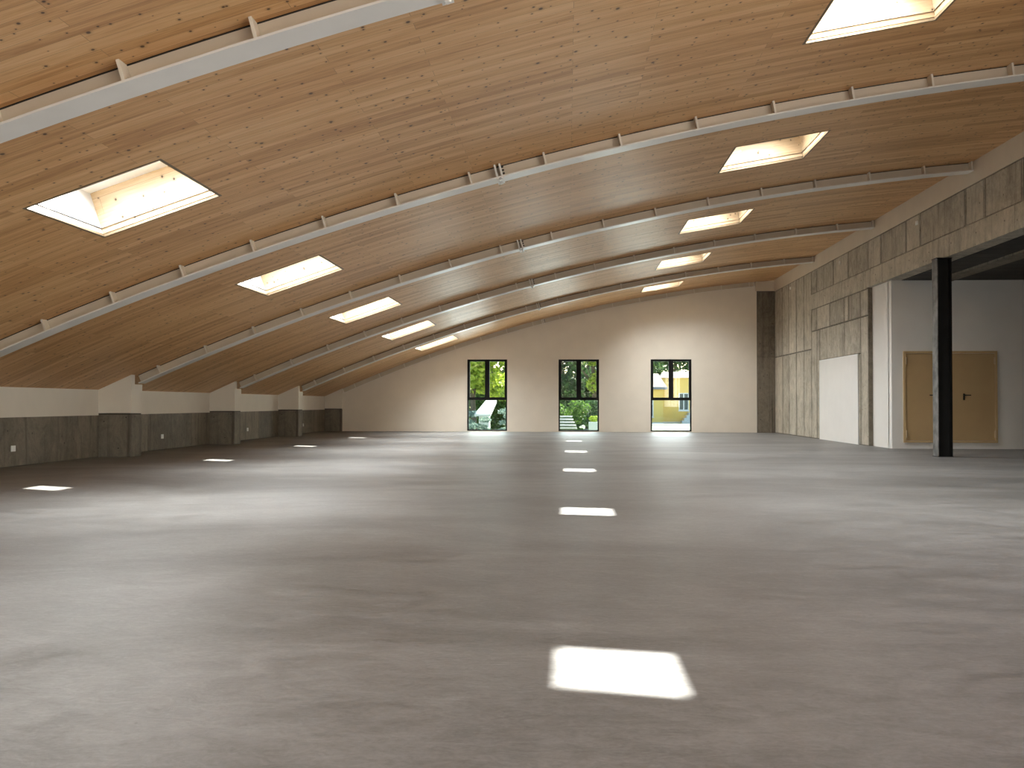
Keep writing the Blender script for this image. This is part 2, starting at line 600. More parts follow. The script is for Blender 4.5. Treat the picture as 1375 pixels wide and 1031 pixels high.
mb = MB()
T = 0.10
for i in range(len(xs) - 1):
    for j in range(len(ys) - 1):
        xa, xb, ya, yb = xs[i], xs[i + 1], ys[j], ys[j + 1]
        if in_hole((xa + xb) / 2, (ya + yb) / 2):
            continue
        pa, pb = Vector((xa, 0, arc_z(xa))), Vector((xb, 0, arc_z(xb)))
        ua, ub = arc_len(xa), arc_len(xb)
        uv = [(ua, ya), (ub, ya), (ub, yb), (ua, yb)]
        P = [(pa.x, ya, pa.z), (pb.x, ya, pb.z), (pb.x, yb, pb.z), (pa.x, yb, pa.z)]
        mb.face([P[0], P[3], P[2], P[1]], 0, [uv[0], uv[3], uv[2], uv[1]])
        qa, qb = pa + arc_n(xa) * T, pb + arc_n(xb) * T
        mb.face([(qa.x, ya, qa.z), (qb.x, ya, qb.z), (qb.x, yb, qb.z), (qa.x, yb, qa.z)], 1)
struct(mb.build('ceiling', [M['wood'], M['grey_trim']], fix=False))

# ------------------------------------------------------------------ skylights
ORD = ['nearest the camera', 'second from the camera', 'third from the camera', 'fourth from the camera', 'farthest from the camera']


def make_skylight(hole, label, group, low_white, inset):
    """well lined with boards, white frame, sash and a pane on top; built at its own place in the roof"""
    x0, x1, y0, y1 = hole
    xc, yc = (x0 + x1) / 2, (y0 + y1) / 2
    t, n = arc_t(xc), arc_n(xc)
    base = Vector((xc, yc, arc_z(xc)))
    a0 = (Vector((x0, yc, arc_z(x0))) - base).dot(t)
    a1 = (Vector((x1, yc, arc_z(x1))) - base).dot(t)
    h0 = (Vector((x0, yc, arc_z(x0))) - base).dot(n)
    b0, b1 = y0 - yc, y1 - yc
    root = thing('skylight', label, 'skylight', base, group)

    def W(a, b, h):
        return base + t * a + Vector((0, b, 0)) + n * h

    def bx(m, aa, ab, ba, bb, ha, hb, mi=0):
        m.hexa([W(aa, ba, ha), W(ab, ba, ha), W(ab, bb, ha), W(aa, bb, ha), W(aa, ba, hb), W(ab, ba, hb), W(ab, bb, hb), W(aa, bb, hb)], mi)

    D = 0.53
    g = 0.016
    # edging boards around the opening, flush with the ceiling
    e = MB()
    for (aa, ab, ba, bb) in ((a0 - 0.03, a1 + 0.03, b0 - 0.03, b0), (a0 - 0.03, a1 + 0.03, b1, b1 + 0.03),
                             (a0 - 0.03, a0, b0, b1), (a1, a1 + 0.03, b0, b1)):
        bx(e, aa, ab, ba, bb, h0 - 0.004, 0.018)
    e.build('edging', M['wood_pale'], root, base)
    # four lining boards standing in the roof (a shadow gap above the edging)
    lo = 0.034

    def lining(aa, ab, ba, bb, mat, along_y):
        m = MB()
        vs = [W(aa, ba, lo), W(ab, ba, lo), W(ab, bb, lo), W(aa, bb, lo), W(aa, ba, D), W(ab, ba, D), W(ab, bb, D), W(aa, bb, D)]
        fs = [(3, 2, 1, 0), (4, 5, 6, 7), (0, 1, 5, 4), (1, 2, 6, 5), (2, 3, 7, 6), (3, 0, 4, 7)]
        loc = [(aa, ba, lo), (ab, ba, lo), (ab, bb, lo), (aa, bb, lo), (aa, ba, D), (ab, ba, D), (ab, bb, D), (aa, bb, D)]
        uo = xc * 1.7 + yc * 0.31
        uvs = [[((loc[k][1] if along_y else loc[k][0]) + uo, loc[k][2] + yc * 0.77) for k in f] for f in fs]
        m.solid(vs, fs, 0, uvs)
        return m.build('lining', mat, root, base)
    th = 0.05
    lining(a0 - g - th, a1 + g + th, b1 + g, b1 + g + th, M['wood_pale'], False)
    lining(a0 - g - th, a1 + g + th, b0 - g - th, b0 - g, M['wood_pale'], False)
    lw = lining(a0 - g - th, a0 - g, b0 - g, b1 + g, M['white_lining'] if low_white else M['wood_pale'], True)
    if low_white:
        lw['label'] = 'white painted end lining'
    lining(a1 + g, a1 + g + th, b0 - g, b1 + g, M['wood_pale'], True)
    # collar that closes the gap behind the linings down to the boards
    c = MB()
    o1, o2 = g + 0.02, g + th + 0.03
    for (aa, ab, ba, bb) in ((a0 - o2, a1 + o2, b0 - o2, b0 - 0.03), (a0 - o2, a1 + o2, b1 + 0.03, b1 + o2),
                             (a0 - o2, a0 - 0.03, b0, b1), (a1 + 0.03, a1 + o2, b0, b1)):
        bx(c, aa, ab, ba, bb, 0.002, lo + 0.002)
    c.build('collar', M['wood_pale'], root, base)
    # fixed frame and hinged sash
    il, ir, jn, jf = inset
    f = MB()
    s = MB()
    A0, A1, B0, B1 = a0 - g - th, a1 + g + th, b0 - g - th, b1 + g + th
    p0, p1, q0, q1 = a0 + il, a1 - ir, b0 + jn, b1 - jf
    for (aa, ab, ba, bb) in ((A0, A1, B0, q0 - 0.05), (A0, A1, q1 + 0.05, B1), (A0, p0 - 0.05, q0 - 0.05, q1 + 0.05), (p1 + 0.05, A1, q0 - 0.05, q1 + 0.05)):
        bx(f, aa, ab, ba, bb, D, D + 0.10)
    for (aa, ab, ba, bb) in ((p0 - 0.05, p1 + 0.05, q0 - 0.05, q0), (p0 - 0.05, p1 + 0.05, q1, q1 + 0.05), (p0 - 0.05, p0, q0, q1), (p1, p1 + 0.05, q0, q1)):
        bx(s, aa, ab, ba, bb, D + 0.03, D + 0.12)
    f.build('frame', M['white_frame'], root, base)
    sash = s.build('sash', M['white_frame'], root, base)
    gl = MB()
    bx(gl, p0 - 0.01, p1 + 0.01, q0 - 0.01, q1 + 0.01, D + 0.085, D + 0.093)
    gl.build('pane', M['glass_clear'], sash, base)
    sash.children[0].location = (0, 0, 0)
    area_light('skylight_daylight', W((p0 + p1) / 2, (q0 + q1) / 2, D + 0.11), -n, t, p1 - p0, q1 - q0, SKYLIGHT_W, (1.0, 0.985, 0.96), 132)
    return root


for k, hq in enumerate(LEFT_ROW):
    make_skylight(hq, 'skylight in the left row of the pine ceiling, %s, white end lining' % ORD[k], 'skylights in the left row', True, (0.10, 0.0, 0.10, 0.26))
for k, hq in enumerate(RIGHT_ROW):
    make_skylight(hq, 'skylight in the right row of the pine ceiling, %s, pine lined' % ORD[k], 'skylights in the right row', False, (0.10, 0.40, 0.10, 0.26 if k else 0.03))

make_skylight(ADDED_ABOVE[0], 'added unseen skylight above the camera, lighting the near floor, white end lining', 'skylights in the left row', True, (0.10, 0.0, 0.10, 0.26))

# ------------------------------------------------------------------ roof beams
S_FIRST = arc_len(-7.362)
S_STEP = 1.0565


def strip(m, sa, sb, ya, yb, da, db, step=0.5, mi=0):
    """a bar that follows the roof's arc between arc lengths sa and sb, depths da..db under the boards"""
    n = max(1, int((sb - sa) / step))
    rings = []
    for i in range(n + 1):
        x = arc_x(sa + (sb - sa) * i / n)
        p = Vector((x, 0, arc_z(x)))
        nn = arc_n(x)
        u, d = p - nn * da, p - nn * db
        rings.append([(d.x, ya, d.z), (u.x, ya, u.z), (u.x, yb, u.z), (d.x, yb, d.z)])
    vs = [q for r in rings for q in r]
    fs = [(0, 1, 2, 3), tuple(4 * n + k for k in (3, 2, 1, 0))]
    for i in range(n):
        for k in range(4):
            fs.append((4 * i + k, 4 * i + 4 + k, 4 * i + 4 + (k + 1) % 4, 4 * i + (k + 1) % 4))
    m.solid(vs, fs, mi)


BEAM_LABELS = [
    'cream steel roof beam nearest the camera, wide grey underside, crossing the upper left corner',
    'second cream steel roof beam from the camera, running the full width of the photo',
    'third cream steel roof beam from the camera, landing on the nearest wall pier',
    'fourth cream steel roof beam from the camera, landing on the second wall pier',
    'fifth cream steel roof beam from the camera, last one standing clear of the back wall',
    'cream steel roof beam set into the top edge of the back wall',
]
FLW = 0.30
for k in range(6):
    yn = BEAM_N + (k - 2) * BAY
    if k == 5:
        yn = YB - 0.012
    flw = FLW if k < 5 else 0.10
    yw = yn + (0.15 if k < 5 else 0.075)
    xa, xb = XL + 0.0, XR
    if k == 5:
        xb = 7.17
    sa, sb = arc_len(xa), arc_len(xb)
    xm = 0.0
    root = thing('roof_beam', BEAM_LABELS[k], 'beam', (xm, yn + 0.15, arc_z(xm) - BD), 'steel roof beams')
    o = root.location.copy()
    m = MB()
    strip(m, sa, sb, yw - 0.006, yw + 0.006, -0.004, BD - 0.018)
    m.build('web', M['cream_steel_shaded'], root, o)
    m = MB()
    strip(m, sa, sb, yn, yn + flw, BD - 0.018, BD)
    fl = m.build('bottom_flange', M['steel_lit'], root, o)
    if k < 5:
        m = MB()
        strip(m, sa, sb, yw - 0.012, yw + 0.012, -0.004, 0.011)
        m.build('painted_shadow_gap', M['black_bolt'], root, o)  # dark strip painting in the shadow gap between web and ceiling
    # stiffeners standing between web and flange edge on the near side
    for i in range(-2, 16):
        s = S_FIRST + i * S_STEP
        if i == 15:
            s = sb - 0.05
        if s < sa + 0.12 or s > sb - 0.03:
            continue
        x = arc_x(s)
        p, n, t = Vector((x, 0, arc_z(x))), arc_n(x), arc_t(x)
        m = MB()
        c = []
        for dd in (BD - 0.018, 0.002):
            for (tt, yy) in ((-0.013, yn + 0.004), (0.013, yn + 0.004), (0.013, yw), (-0.013, yw)):
                q = p + t * tt - n * dd
                c.append((q.x, yy, q.z))
        m.hexa(c)
        m.build('stiffener', M['stiffener_steel_lit'], root, o)
    # bolted splice: two end plates, a strap under the flange and a column of bolts
    s = arc_len(-0.965)
    x = arc_x(s)
    p, n, t = Vector((x, 0, arc_z(x))), arc_n(x), arc_t(x)
    for tt in (-0.034, 0.034):
        m = MB()
        c = []
        for dd in (BD + 0.022, 0.002):
            for (dt, yy) in ((-0.013, yn - 0.004), (0.013, yn - 0.004), (0.013, yn + flw), (-0.013, yn + flw)):
                q = p + t * (tt + dt) - n * dd
                c.append((q.x, yy, q.z))
        m.hexa(c)
        m.build('splice_plate', M['steel_lit'], root, o)
    for q4 in range(3):
        m = MB()
        q = p + t * 0.047 - n * (0.045 + 0.045 * q4)
        m.cyl((q.x, yn + 0.05 * min(1, flw / 0.3), q.z), t, 0.013, 0.03, 6)
        m.build('bolt', M['black_bolt'], root, o)
    if k < 5:
        for yy in (0.06, 0.24):
            m = MB()
            q = p - n * (BD + 0.022)
            m.cyl((q.x, yn + yy, q.z), -n, 0.028, 0.016, 6)
            m.build('bolt', M['steel_lit'], root, o)


# ------------------------------------------------------------------ formwork panels
def wall_panels(m, rects, to3, gap=0.007, depth=0.012, mi=0, ring=None, rw=(0.05, 0.02)):
    """rects (u0,u1,v0,v1): each a slightly raised panel with chamfered edges; to3(u,v,h) places it"""
    for (u0, u1, v0, v1) in rects:
        if u1 < u0: u0, u1 = u1, u0
        a = [(u0 + gap, v0 + gap), (u1 - gap, v0 + gap), (u1 - gap, v1 - gap), (u0 + gap, v1 - gap)]
        e = 0.004
        c = [(a[0][0] + e, a[0][1] + e), (a[1][0] - e, a[1][1] + e), (a[2][0] - e, a[2][1] - e), (a[3][0] + e, a[3][1] - e)]
        vs = [to3(u, v, -0.002) for u, v in a] + [to3(u, v, depth - 0.004) for u, v in a] + [to3(u, v, depth) for u, v in c]
        fs = [(8, 9, 10, 11)]
        if ring is not None:                      # grout stain along the panel's edges
            du, dv = min(rw[0], (u1 - u0) * 0.3), rw[1]
            d = [(c[0][0] + du, c[0][1] + dv), (c[1][0] - du, c[1][1] + dv), (c[2][0] - du, c[2][1] - dv), (c[3][0] + du, c[3][1] - dv)]
            b0 = len(m.f)
            m.solid([to3(u, v, depth) for u, v in c] + [to3(u, v, depth) for u, v in d],
                    [(4, 5, 6, 7), (0, 1, 5, 4), (1, 2, 6, 5), (2, 3, 7, 6), (3, 0, 4, 7)], mi)
            for q in range(b0 + 1, b0 + 5):
                m.mi[q] = ring
            fs = []
        for i in range(4):
            j = (i + 1) % 4
            fs += [(i, j, 4 + j, 4 + i), (4 + i, 4 + j, 8 + j, 8 + i)]
        m.solid(vs, fs, mi)


def tie_holes(m, pts, to3, r=0.022, h=0.0125, mi=2):
    for (u, v) in pts:
        c = [to3(u + r * math.cos(i * PI / 4), v + r * math.sin(i * PI / 4), h) for i in range(8)]
        m.solid(c, [tuple(range(8))], mi)


# ------------------------------------------------------------------ left wall and its piers
mb = MB()
mb.box(XW - 0.25, XW, -8.2, YB + 0.3, CTOP - 0.05, arc_z(XW) + 0.09)
wl = struct(mb.build('wall_left', M['plaster']))
mb = MB()
mb.box(XW - 0.25, XW - 0.012, -8.2, YB + 0.3, -0.02, CTOP - 0.012, 1)
to_left = lambda u, v, h: (XW - 0.012 + h, u, v)
rects, holes_ = [], []
seams = [-8.2, -5, -2.5, 0.3, 3.1, 6.2, 9.4, 12.2, 15.2, 18.2, 21.35, 23.9, 26.3, 29.2, 31.5, 33.6, 35.3, 37.4]
for a, b in zip(seams[:-1], seams[1:]):
    rects.append((a, b, 0.0, CTOP - 0.035))
    for fy in (0.25, 0.75):
        if random.random() < 0.7:
            holes_.append((a + (b - a) * fy + random.uniform(-0.3, 0.3), random.choice((0.3, 0.62)) + random.uniform(-0.03, 0.03)))
wall_panels(mb, rects, to_left, gap=0.008, depth=0.010)
tie_holes(mb, holes_, to_left, 0.016, 0.0105)
struct(mb.build('concrete_plinth', [M['concrete_dark'], M['seam'], M['black_bolt']], wl))

PIER_LABELS = ['nearest wall pier on the left, pale plaster above dark concrete',
               'second wall pier on the left, under the fourth roof beam',
               'third wall pier on the left, under the fifth roof beam',
               'farthest wall pier on the left, in the corner beside the back wall']
for k in range(4):
    y0 = PIER_Y + k * BAY
    y1 = y0 + 0.50 if k < 3 else YB
    root = thing('wall_pier', PIER_LABELS[k], 'pillar', (XL - 0.3, y0, 0), 'piers along the left wall')
    m = MB()
    m.box(XW, XL - 0.012, y0 + 0.012, y1 - 0.008, 0.0, CTOP - 0.012, 1)
    wall_panels(m, [(XW, XW + 0.2, 0, CTOP - 0.035), (XW + 0.2, XL - 0.002, 0, CTOP - 0.035)], lambda u, v, h: (u, y0 + 0.012 - h, v), gap=0.003, depth=0.012)
    wall_panels(m, [(y0 + 0.002, y1 - 0.004, 0, CTOP - 0.035)], lambda u, v, h: (XL - 0.012 + h, u, v), gap=0.002, depth=0.010)
    tie_holes(m, [(XW + 0.12, 0.72), (XW + 0.42, 0.18), (XL - 0.1, 0.8)], lambda u, v, h: (u, y0 + 0.012 - h, v), 0.014, 0.0125)
    m.build('concrete_base', [M['concrete_dark'], M['seam'], M['black_bolt']], root, root.location)
    # plaster head: a thin upstand beside the beam reaches the boards, the rest stops under the flange
    ub = y0 + 0.155
    zb = CTOP - 0.002
    xa, xb = XW, XL + 0.004
    m = MB()
    ztop = lambda x: arc_z(x) - 0.001
    m.hexa([(xa, y0, zb), (xb, y0, zb), (xb, ub, zb), (xa, ub, zb), (xa, y0, ztop(xa)), (xb, y0, ztop(xb)), (xb, ub, ztop(xb)), (xa, ub, ztop(xa))])
    if k < 3:
        zs = lambda x: arc_z(x) - BD - 0.006
        m.hexa([(xa, ub, zb), (xb, ub, zb), (xb, y1, zb), (xa, y1, zb), (xa, ub, zs(xa)), (xb, ub, zs(xb)), (xb, y1, zs(xb)), (xa, y1, zs(xa))])
    m.build('plaster_head', M['plaster'], root, root.location)

# power outlets low on the concrete
for k, (yy, lab) in enumerate(((16.02, 'white power outlet low on the left concrete wall, before the nearest pier'),
                               (22.11, 'white power outlet on the left concrete wall behind the nearest pier'),
                               (28.15, 'white power outlet on the left concrete wall behind the second pier'),
                               (34.20, 'white power outlet on the left concrete wall behind the third pier'))):
    if k == 0:
        root = thing('power_outlet', lab, 'outlet', (XW - 0.002, yy, 0.31), 'power outlets on the left wall')
        m = MB()
        m.box(XW - 0.003, XW + 0.012, yy - 0.062, yy + 0.062, 0.26, 0.36)
        m.build('faceplate', M['white_plastic'], root, root.location, bevel=0.003)
        for dy in (-0.03, 0.03):
            m = MB()
            m.cyl((XW + 0.0115, yy + dy, 0.31), (1, 0, 0), 0.021, 0.002, 16)
            m.build('socket', M['white_frame'], root, root.location)
        first_outlet = root
    else:
        copy_thing(first_outlet, (XW - 0.002, yy, 0.31), lab)

# ------------------------------------------------------------------ back wall with three window openings
WIN = [(-3.882, -2.325), (-0.333, 1.227), (3.207, 4.767)]
WZ0, WZ1 = 0.03, 2.805
mb = MB()


def back_top(x):
    return arc_z(x, BD + 0.002)


xcuts = sorted(set([XW - 0.2, 7.95] + [q for w in WIN for q in w] + [arc_x(s0 + (s1 - s0) * i / 60) for i in range(2, 60)]))
for i in range(len(xcuts) - 1):
    xa, xb = xcuts[i], xcuts[i + 1]
    xm = (xa + xb) / 2
    spans = [(0.0, None)]
    if any(w[0] < xm < w[1] for w in WIN):
        spans = [(-0.01, WZ0), (WZ1, None)]
    for za, zb in spans:
        ta = back_top(xa) if zb is None else zb
        tb = back_top(xb) if zb is None else zb
        mb.hexa([(xa, YB, za), (xb, YB, za), (xb, YB + 0.32, za), (xa, YB + 0.32, za), (xa, YB, ta), (xb, YB, tb), (xb, YB + 0.32, tb), (xa, YB + 0.32, ta)])
    # masonry behind the beam web closes the top
    mb.hexa([(xa, YB + 0.085, arc_z(xa, BD)), (xb, YB + 0.085, arc_z(xb, BD)), (xb, YB + 0.32, arc_z(xb, BD)), (xa, YB + 0.32, arc_z(xa, BD)),
             (xa, YB + 0.085, arc_z(xa, -0.09)), (xb, YB + 0.085, arc_z(xb, -0.09)), (xb, YB + 0.32, arc_z(xb, -0.09)), (xa, YB + 0.32, arc_z(xa, -0.09))])
struct(mb.build('wall_back', M['plaster']))

FY = YB + 0.045      # window frames stand a little inside the opening
for k, (xa, xb) in enumerate(WIN):
    xm = (xa + xb) / 2
    root = bpy.data.objects.new('window_%d' % (k + 1), None)
    COL.objects.link(root)
    root.location = (xm, FY, WZ0)
    struct(root)
    root['label'] = ['tall black framed window nearest the left, shrubs outside', 'middle tall black framed window, garden outside', 'tall black framed window at right, yellow house outside'][k]
    m = MB()
    d0, d1 = FY, FY + 0.075
    zt = 1.228
    m.box(xa, xa + 0.055, d0, d1, WZ0, zt)
    m.box(xb - 0.055, xb, d0, d1, WZ0, zt)
    m.box(xa + 0.055, xb - 0.055, d0, d1, WZ0, WZ0 + 0.045)
    m.box(xa, xb, d0 - 0.004, d1, zt, zt + 0.045)
    m.box(xa, xa + 0.04, d0, d1, zt + 0.045, WZ1)
    m.box(xb - 0.04, xb, d0, d1, zt + 0.045, WZ1)
    m.box(xa + 0.04, xb - 0.04, d0, d1, WZ1 - 0.035, WZ1)
    m.box(xm - 0.028, xm + 0.028, d0, d1, zt + 0.045, WZ1 - 0.035)
    m.build('frame', M['black_frame'], root, root.location)
    for (sa, sb) in ((xa + 0.04, xm - 0.028), (xm + 0.028, xb - 0.04)):
        m = MB()
        w = 0.062
        za, zb = zt + 0.045, WZ1 - 0.035
        for r in ((sa, sa + w, za, zb), (sb - w, sb, za, zb), (sa + w, sb - w, za, za + w), (sa + w, sb - w, zb - w * 0.7, zb)):
            m.box(r[0], r[1], d0 - 0.012, d1 - 0.02, r[2], r[3])
        sh = m.build('sash', M['black_frame'], root, root.location)
        m = MB()
        m.box(sa + w - 0.005, sb - w + 0.005, d0 + 0.02, d0 + 0.028, za + w - 0.005, zb - w * 0.7 + 0.005)
        pn = m.build('pane', M['glass_upper'], sh, root.location)
        pn.location = (0, 0, 0)
    m = MB()
    m.box(xa + 0.05, xb - 0.05, d0 + 0.03, d0 + 0.042, WZ0 + 0.04, zt + 0.004)
    m.build('pane', M['glass_lower'], root, root.location)

# ------------------------------------------------------------------ right wall: concrete cast against boards, plaster band above
OP0 = 10.0           # near end of the wide opening
OP1 = 25.87          # far end of the opening
WT = 0.107
mb = MB()
BK = XR + 0.012
mb.box(BK, XR + WT, OP1 + 0.02, YB + 0.02, -0.01, ZFB, 1)
mb.box(BK, XR + 0.35, OP0, OP1, ZL + 0.002, ZFB, 1)
mb.box(BK, XR + 0.30, -8.2, OP0, -0.01, 0.8, 1)
mb.box(BK, XR + 0.30, -8.2, OP0, 3.6, ZFB, 1)
mb.box(BK, XR + 0.30, -8.2, -5.6, 0.8, 3.6, 1)
mb.box(BK, XR + 0.30, 6.4, OP0, 0.8, 3.6, 1)
mb.box(XR + WT, XR + 0.35, OP1 - 0.0, YB + 0.02, ZL, ZFB, 1)
to_right = lambda u, v, h: (BK - h, u, v)
Y_A = [37.33, 36.01, 34.97, 33.86, 32.79, 31.79]
rects = []
for a, b in zip(Y_A[:-1], Y_A[1:]):
    rects += [(b, a, 0, 2.87), (b, a, 2.87, ZFB)]
rects += [(31.11, 31.79, 0, 3.44), (31.11, 31.79, 3.44, 4.15), (30.77, 31.11, 0, 3.44)]
rects += [(29.6, 31.11, 3.44, 4.15), (28.07, 29.6, 3.44, 4.15), (27.65, 28.07, 3.44, 4.15), (26.54, 27.65, 3.44, 4.15), (OP1, 26.54, 3.44, 4.15)]
rects += [(28.07, 30.77, 2.465, 3.44), (26.54, 28.07, 2.465, 3.44), (26.54, 26.75, 0, 2.465), (OP1, 26.54, 0, 3.44)]
Y_U = [31.79, 31.11, 29.18, 27.66, 25.85, 24.83, 23.0, 22.1, 19.63, 18.75, 17.2, 15.4, 14.3, 12.4, 10.0]
for a, b in zip(Y_U[:-1], Y_U[1:]):
    rects.append((b, a, ZLT, ZFB))
Y_N = [10.0, 8.5, 6.4, 4.0, 1.6, -0.8, -3.2, -5.6, -6.9, -8.2]
for a, b in zip(Y_N[:-1], Y_N[1:]):
    rects += [(b, a, 0, 0.8), (b, a, 3.6, ZFB)]
    if b >= 6.4 or a <= -5.6:
        rects.append((b, a, 0.8, 3.6))
wall_panels(mb, rects, to_right, gap=0.012, depth=0.014, ring=4, rw=(0.055, 0.012))
# lintel course, a hand's breadth proud of the panels
Y_B = [31.79, 29.18, 26.0, 23.4, 20.6, 17.5, 14.4, 10.0]
wall_panels(mb, [(b, a, 4.15 if a > 26 else ZL, ZLT) for a, b in zip(Y_B[:-1], Y_B[1:])], to_right, gap=0.002, depth=0.030)
holes_ = []
for (u0, u1, v0, v1) in rects:
    if v1 - v0 > 0.6 and random.random() < 0.8:
        uu = u0 + 0.12
        for vv in (v0 + 0.2, (v0 + v1) / 2, v1 - 0.25):
            holes_.append((uu, vv))
tie_holes(mb, holes_, to_right, 0.018, 0.0127)
hb = []
yy = 31.3
while yy > 10.2:
    hb.append((yy, 4.42))
    yy -= 1.22
tie_holes(mb, hb, to_right, 0.02, 0.0307)
# underside of the lintel and the end of the wall
mb.box(XR - 0.017, XR + 0.35, OP0, OP1 - 0.001, ZL, ZL + 0.03, 0)
mb.box(XR, XR + WT, OP1, OP1 + 0.02, 0, ZL, 3)
wr = struct(mb.build('wall_right', [M['concrete'], M['seam'], M['black_bolt'], M['concrete_dark'], M['grout_stain']]))

mb = MB()
zt = arc_z(XR)
mb.box(XR - 0.012, XR + 0.35, -8.2, YB + 0.02, ZFB, zt + 0.06)
struct(mb.build('trim_1', M['band']))['label'] = 'cream plaster band along the top of the right wall'

# concrete pier in the far right corner with the plaster block over it
root = thing('corner_pier', 'dark concrete pier in the far right corner beside the back wall', 'pillar', (7.58, YB - 0.04, 0))
m = MB()
m.box(7.243, XR, YB - 0.05, YB, 0, 5.41, 1)
wall_panels(m, [(7.243, 7.70, 0, 2.89), (7.70, XR, 0, 2.89), (7.243, 7.70, 2.89, 5.41), (7.70, XR, 2.89, 5.41)],
            lambda u, v, h: (u, YB - 0.05 - h, v), gap=0.005, depth=0.012)
tie_holes(m, [(7.36, 0.5), (7.36, 1.7), (7.36, 3.4), (7.62, 4.6), (7.8, 0.9), (7.62, 2.2)], lambda u, v, h: (u, YB - 0.05 - h, v), 0.018, 0.0125)
m.build('concrete_shaft', [M['concrete_dark'], M['seam'], M['black_bolt']], root, root.location)
m = MB()
m.box(7.19, XR - 0.012, YB - 0.085, YB, 5.41, arc_z(7.2) - 0.002)
m.build('plaster_block', M['band'], root, root.location)

# white infill panel in the concrete
root = thing('infill_panel', 'plain white rectangular infill panel at the foot of the right concrete wall', 'board', (XR, 28.77, 0))
m = MB()
m.box(XR - 0.012, XR + 0.011, 26.80, 30.745, 0.0, 2.44)
m.build('face', M['white_plaster'], root, root.location)
m = MB()
for r in ((26.77, 26.80, 0, 2.465), (30.745, 30.77, 0, 2.465), (26.80, 30.745, 2.44, 2.465)):
    m.box(XR - 0.018, XR + 0.011, r[0], r[1], r[2], r[3])
m.build('edge_bead', M['white_frame'], root, root.location)

# junction boxes high on the concrete
for k, (yy, zz, lab) in enumerate(((22.27, 5.20, 'small white junction box high on the concrete wall, nearest of three'),
                                   (28.44, 5.20, 'small white junction box high on the concrete wall, middle of three'),
                                   (34.66, 5.20, 'small white junction box high on the concrete wall, farthest of three'))):
    if k == 0:
        root = thing('junction_box', lab, 'junction box', (XR, yy, zz), 'junction boxes on the right wall')
        m = MB()
        m.box(XR - 0.03, XR + 0.004, yy - 0.055, yy + 0.055, zz - 0.045, zz + 0.045)
        m.build('housing', M['white_plastic'], root, root.location, bevel=0.004)
        m = MB()
        m.box(XR - 0.036, XR - 0.029, yy - 0.03, yy + 0.03, zz - 0.024, zz + 0.024)
        m.build('cover', M['white_frame'], root, root.location)
        first_box = root
    else:
        copy_thing(first_box, (XR, yy, zz), lab)

# ------------------------------------------------------------------ recess behind the opening
YD = 24.40           # its back wall, with the doors
XS = XR + WT + 0.003  # its white side wall
mb = MB()
mb.box(XS, 16.2, YD, YD + 0.25, 0, ZL)
mb.box(XS, XS + 0.2, YD + 0.2, OP1 + 0.02, 0, ZL)
struct(mb.build('wall_recess', M['white_plaster']))
mb = MB()
mb.box(15.9, 16.2, OP0 - 0.3, YD, 0, ZL)
mb.box(XR + 0.30, 15.9, OP0 - 0.3, OP0, 0, ZL)
struct(mb.build('wall_recess_side', M['white_plaster']))
mb = MB()
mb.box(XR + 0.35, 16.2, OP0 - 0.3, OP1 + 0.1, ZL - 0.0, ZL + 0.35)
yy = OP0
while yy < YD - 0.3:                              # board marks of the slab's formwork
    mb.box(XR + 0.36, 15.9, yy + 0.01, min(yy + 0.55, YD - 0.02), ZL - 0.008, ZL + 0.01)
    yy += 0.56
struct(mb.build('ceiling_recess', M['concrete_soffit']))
m = MB()
m.box(9.02, 9.42, OP0, YD - 0.001, ZL - 0.055, ZL - 0.008)
o = struct(m.build('trim_2', M['concrete_dark']))
o['label'] = 'paler concrete strip under the recess slab'

# double door
DX0, DX1, DZ0, DZ1 = 8.295, 10.560, 0.152, 2.412
root = bpy.data.objects.new('door_1', None)
COL.objects.link(root)
root.location = ((DX0 + DX1) / 2, YD, DZ0)
struct(root)
root['label'] = 'tan steel double door in the white recess wall behind the black column'
m = MB()
fw = 0.06
m.box(DX0, DX0 + fw, YD - 0.035, YD + 0.02, DZ0, DZ1)
m.box(DX1 - fw, DX1, YD - 0.035, YD + 0.02, DZ0, DZ1)
m.box(DX0 + fw, DX1 - fw, YD - 0.035, YD + 0.02, DZ1 - fw, DZ1)
m.box(DX0 + fw, DX1 - fw, YD - 0.035, YD + 0.02, DZ0, DZ0 + 0.045)
m.build('door_frame', M['tan_frame'], root, root.location, bevel=0.004)
DM = (DX0 + DX1) / 2 - 0.04
for side, (xa, xb) in enumerate(((DX0 + fw + 0.005, DM - 0.003), (DM + 0.003, DX1 - fw - 0.005))):
    m = MB()
    m.box(xa, xb, YD - 0.022, YD + 0.01, DZ0 + 0.05, DZ1 - fw - 0.005)
    leaf = m.build('door_leaf', M['tan_door'], root, root.location, bevel=0.003)
    hx = 9.055 if side == 0 else 9.755
    sg = -1 if side == 0 else 1
    m = MB()
    zc = DZ0 + 1.17
    m.box(hx - 0.02, hx + 0.02, YD - 0.032, YD - 0.021, zc - 0.12, zc + 0.04)
    m.cyl((hx, YD - 0.03, zc), (0, -1, 0), 0.012, 0.05, 10)
    m.box(min(hx - 0.012 * sg, hx + 0.145 * sg), max(hx - 0.012 * sg, hx + 0.145 * sg), YD - 0.09, YD - 0.072, zc - 0.012, zc + 0.012)
    hd = m.build('door_handle', M['black_steel'], leaf, root.location)
    hd.location = (0, 0, 0)
    hxx = xa if side == 0 else xb
    for zc in (DZ0 + 0.21, DZ1 - 0.24):
        m = MB()
        m.cyl((hxx, YD - 0.045, zc - 0.09), (0, 0, 1), 0.014, 0.18, 10)
        m.box(hxx - 0.02 if side else hxx, hxx if side else hxx + 0.02, YD - 0.036, YD - 0.02, zc - 0.08, zc + 0.08)
        hg = m.build('hinge', M['brass_hinge'], leaf, root.location)
        hg.location = (0, 0, 0)

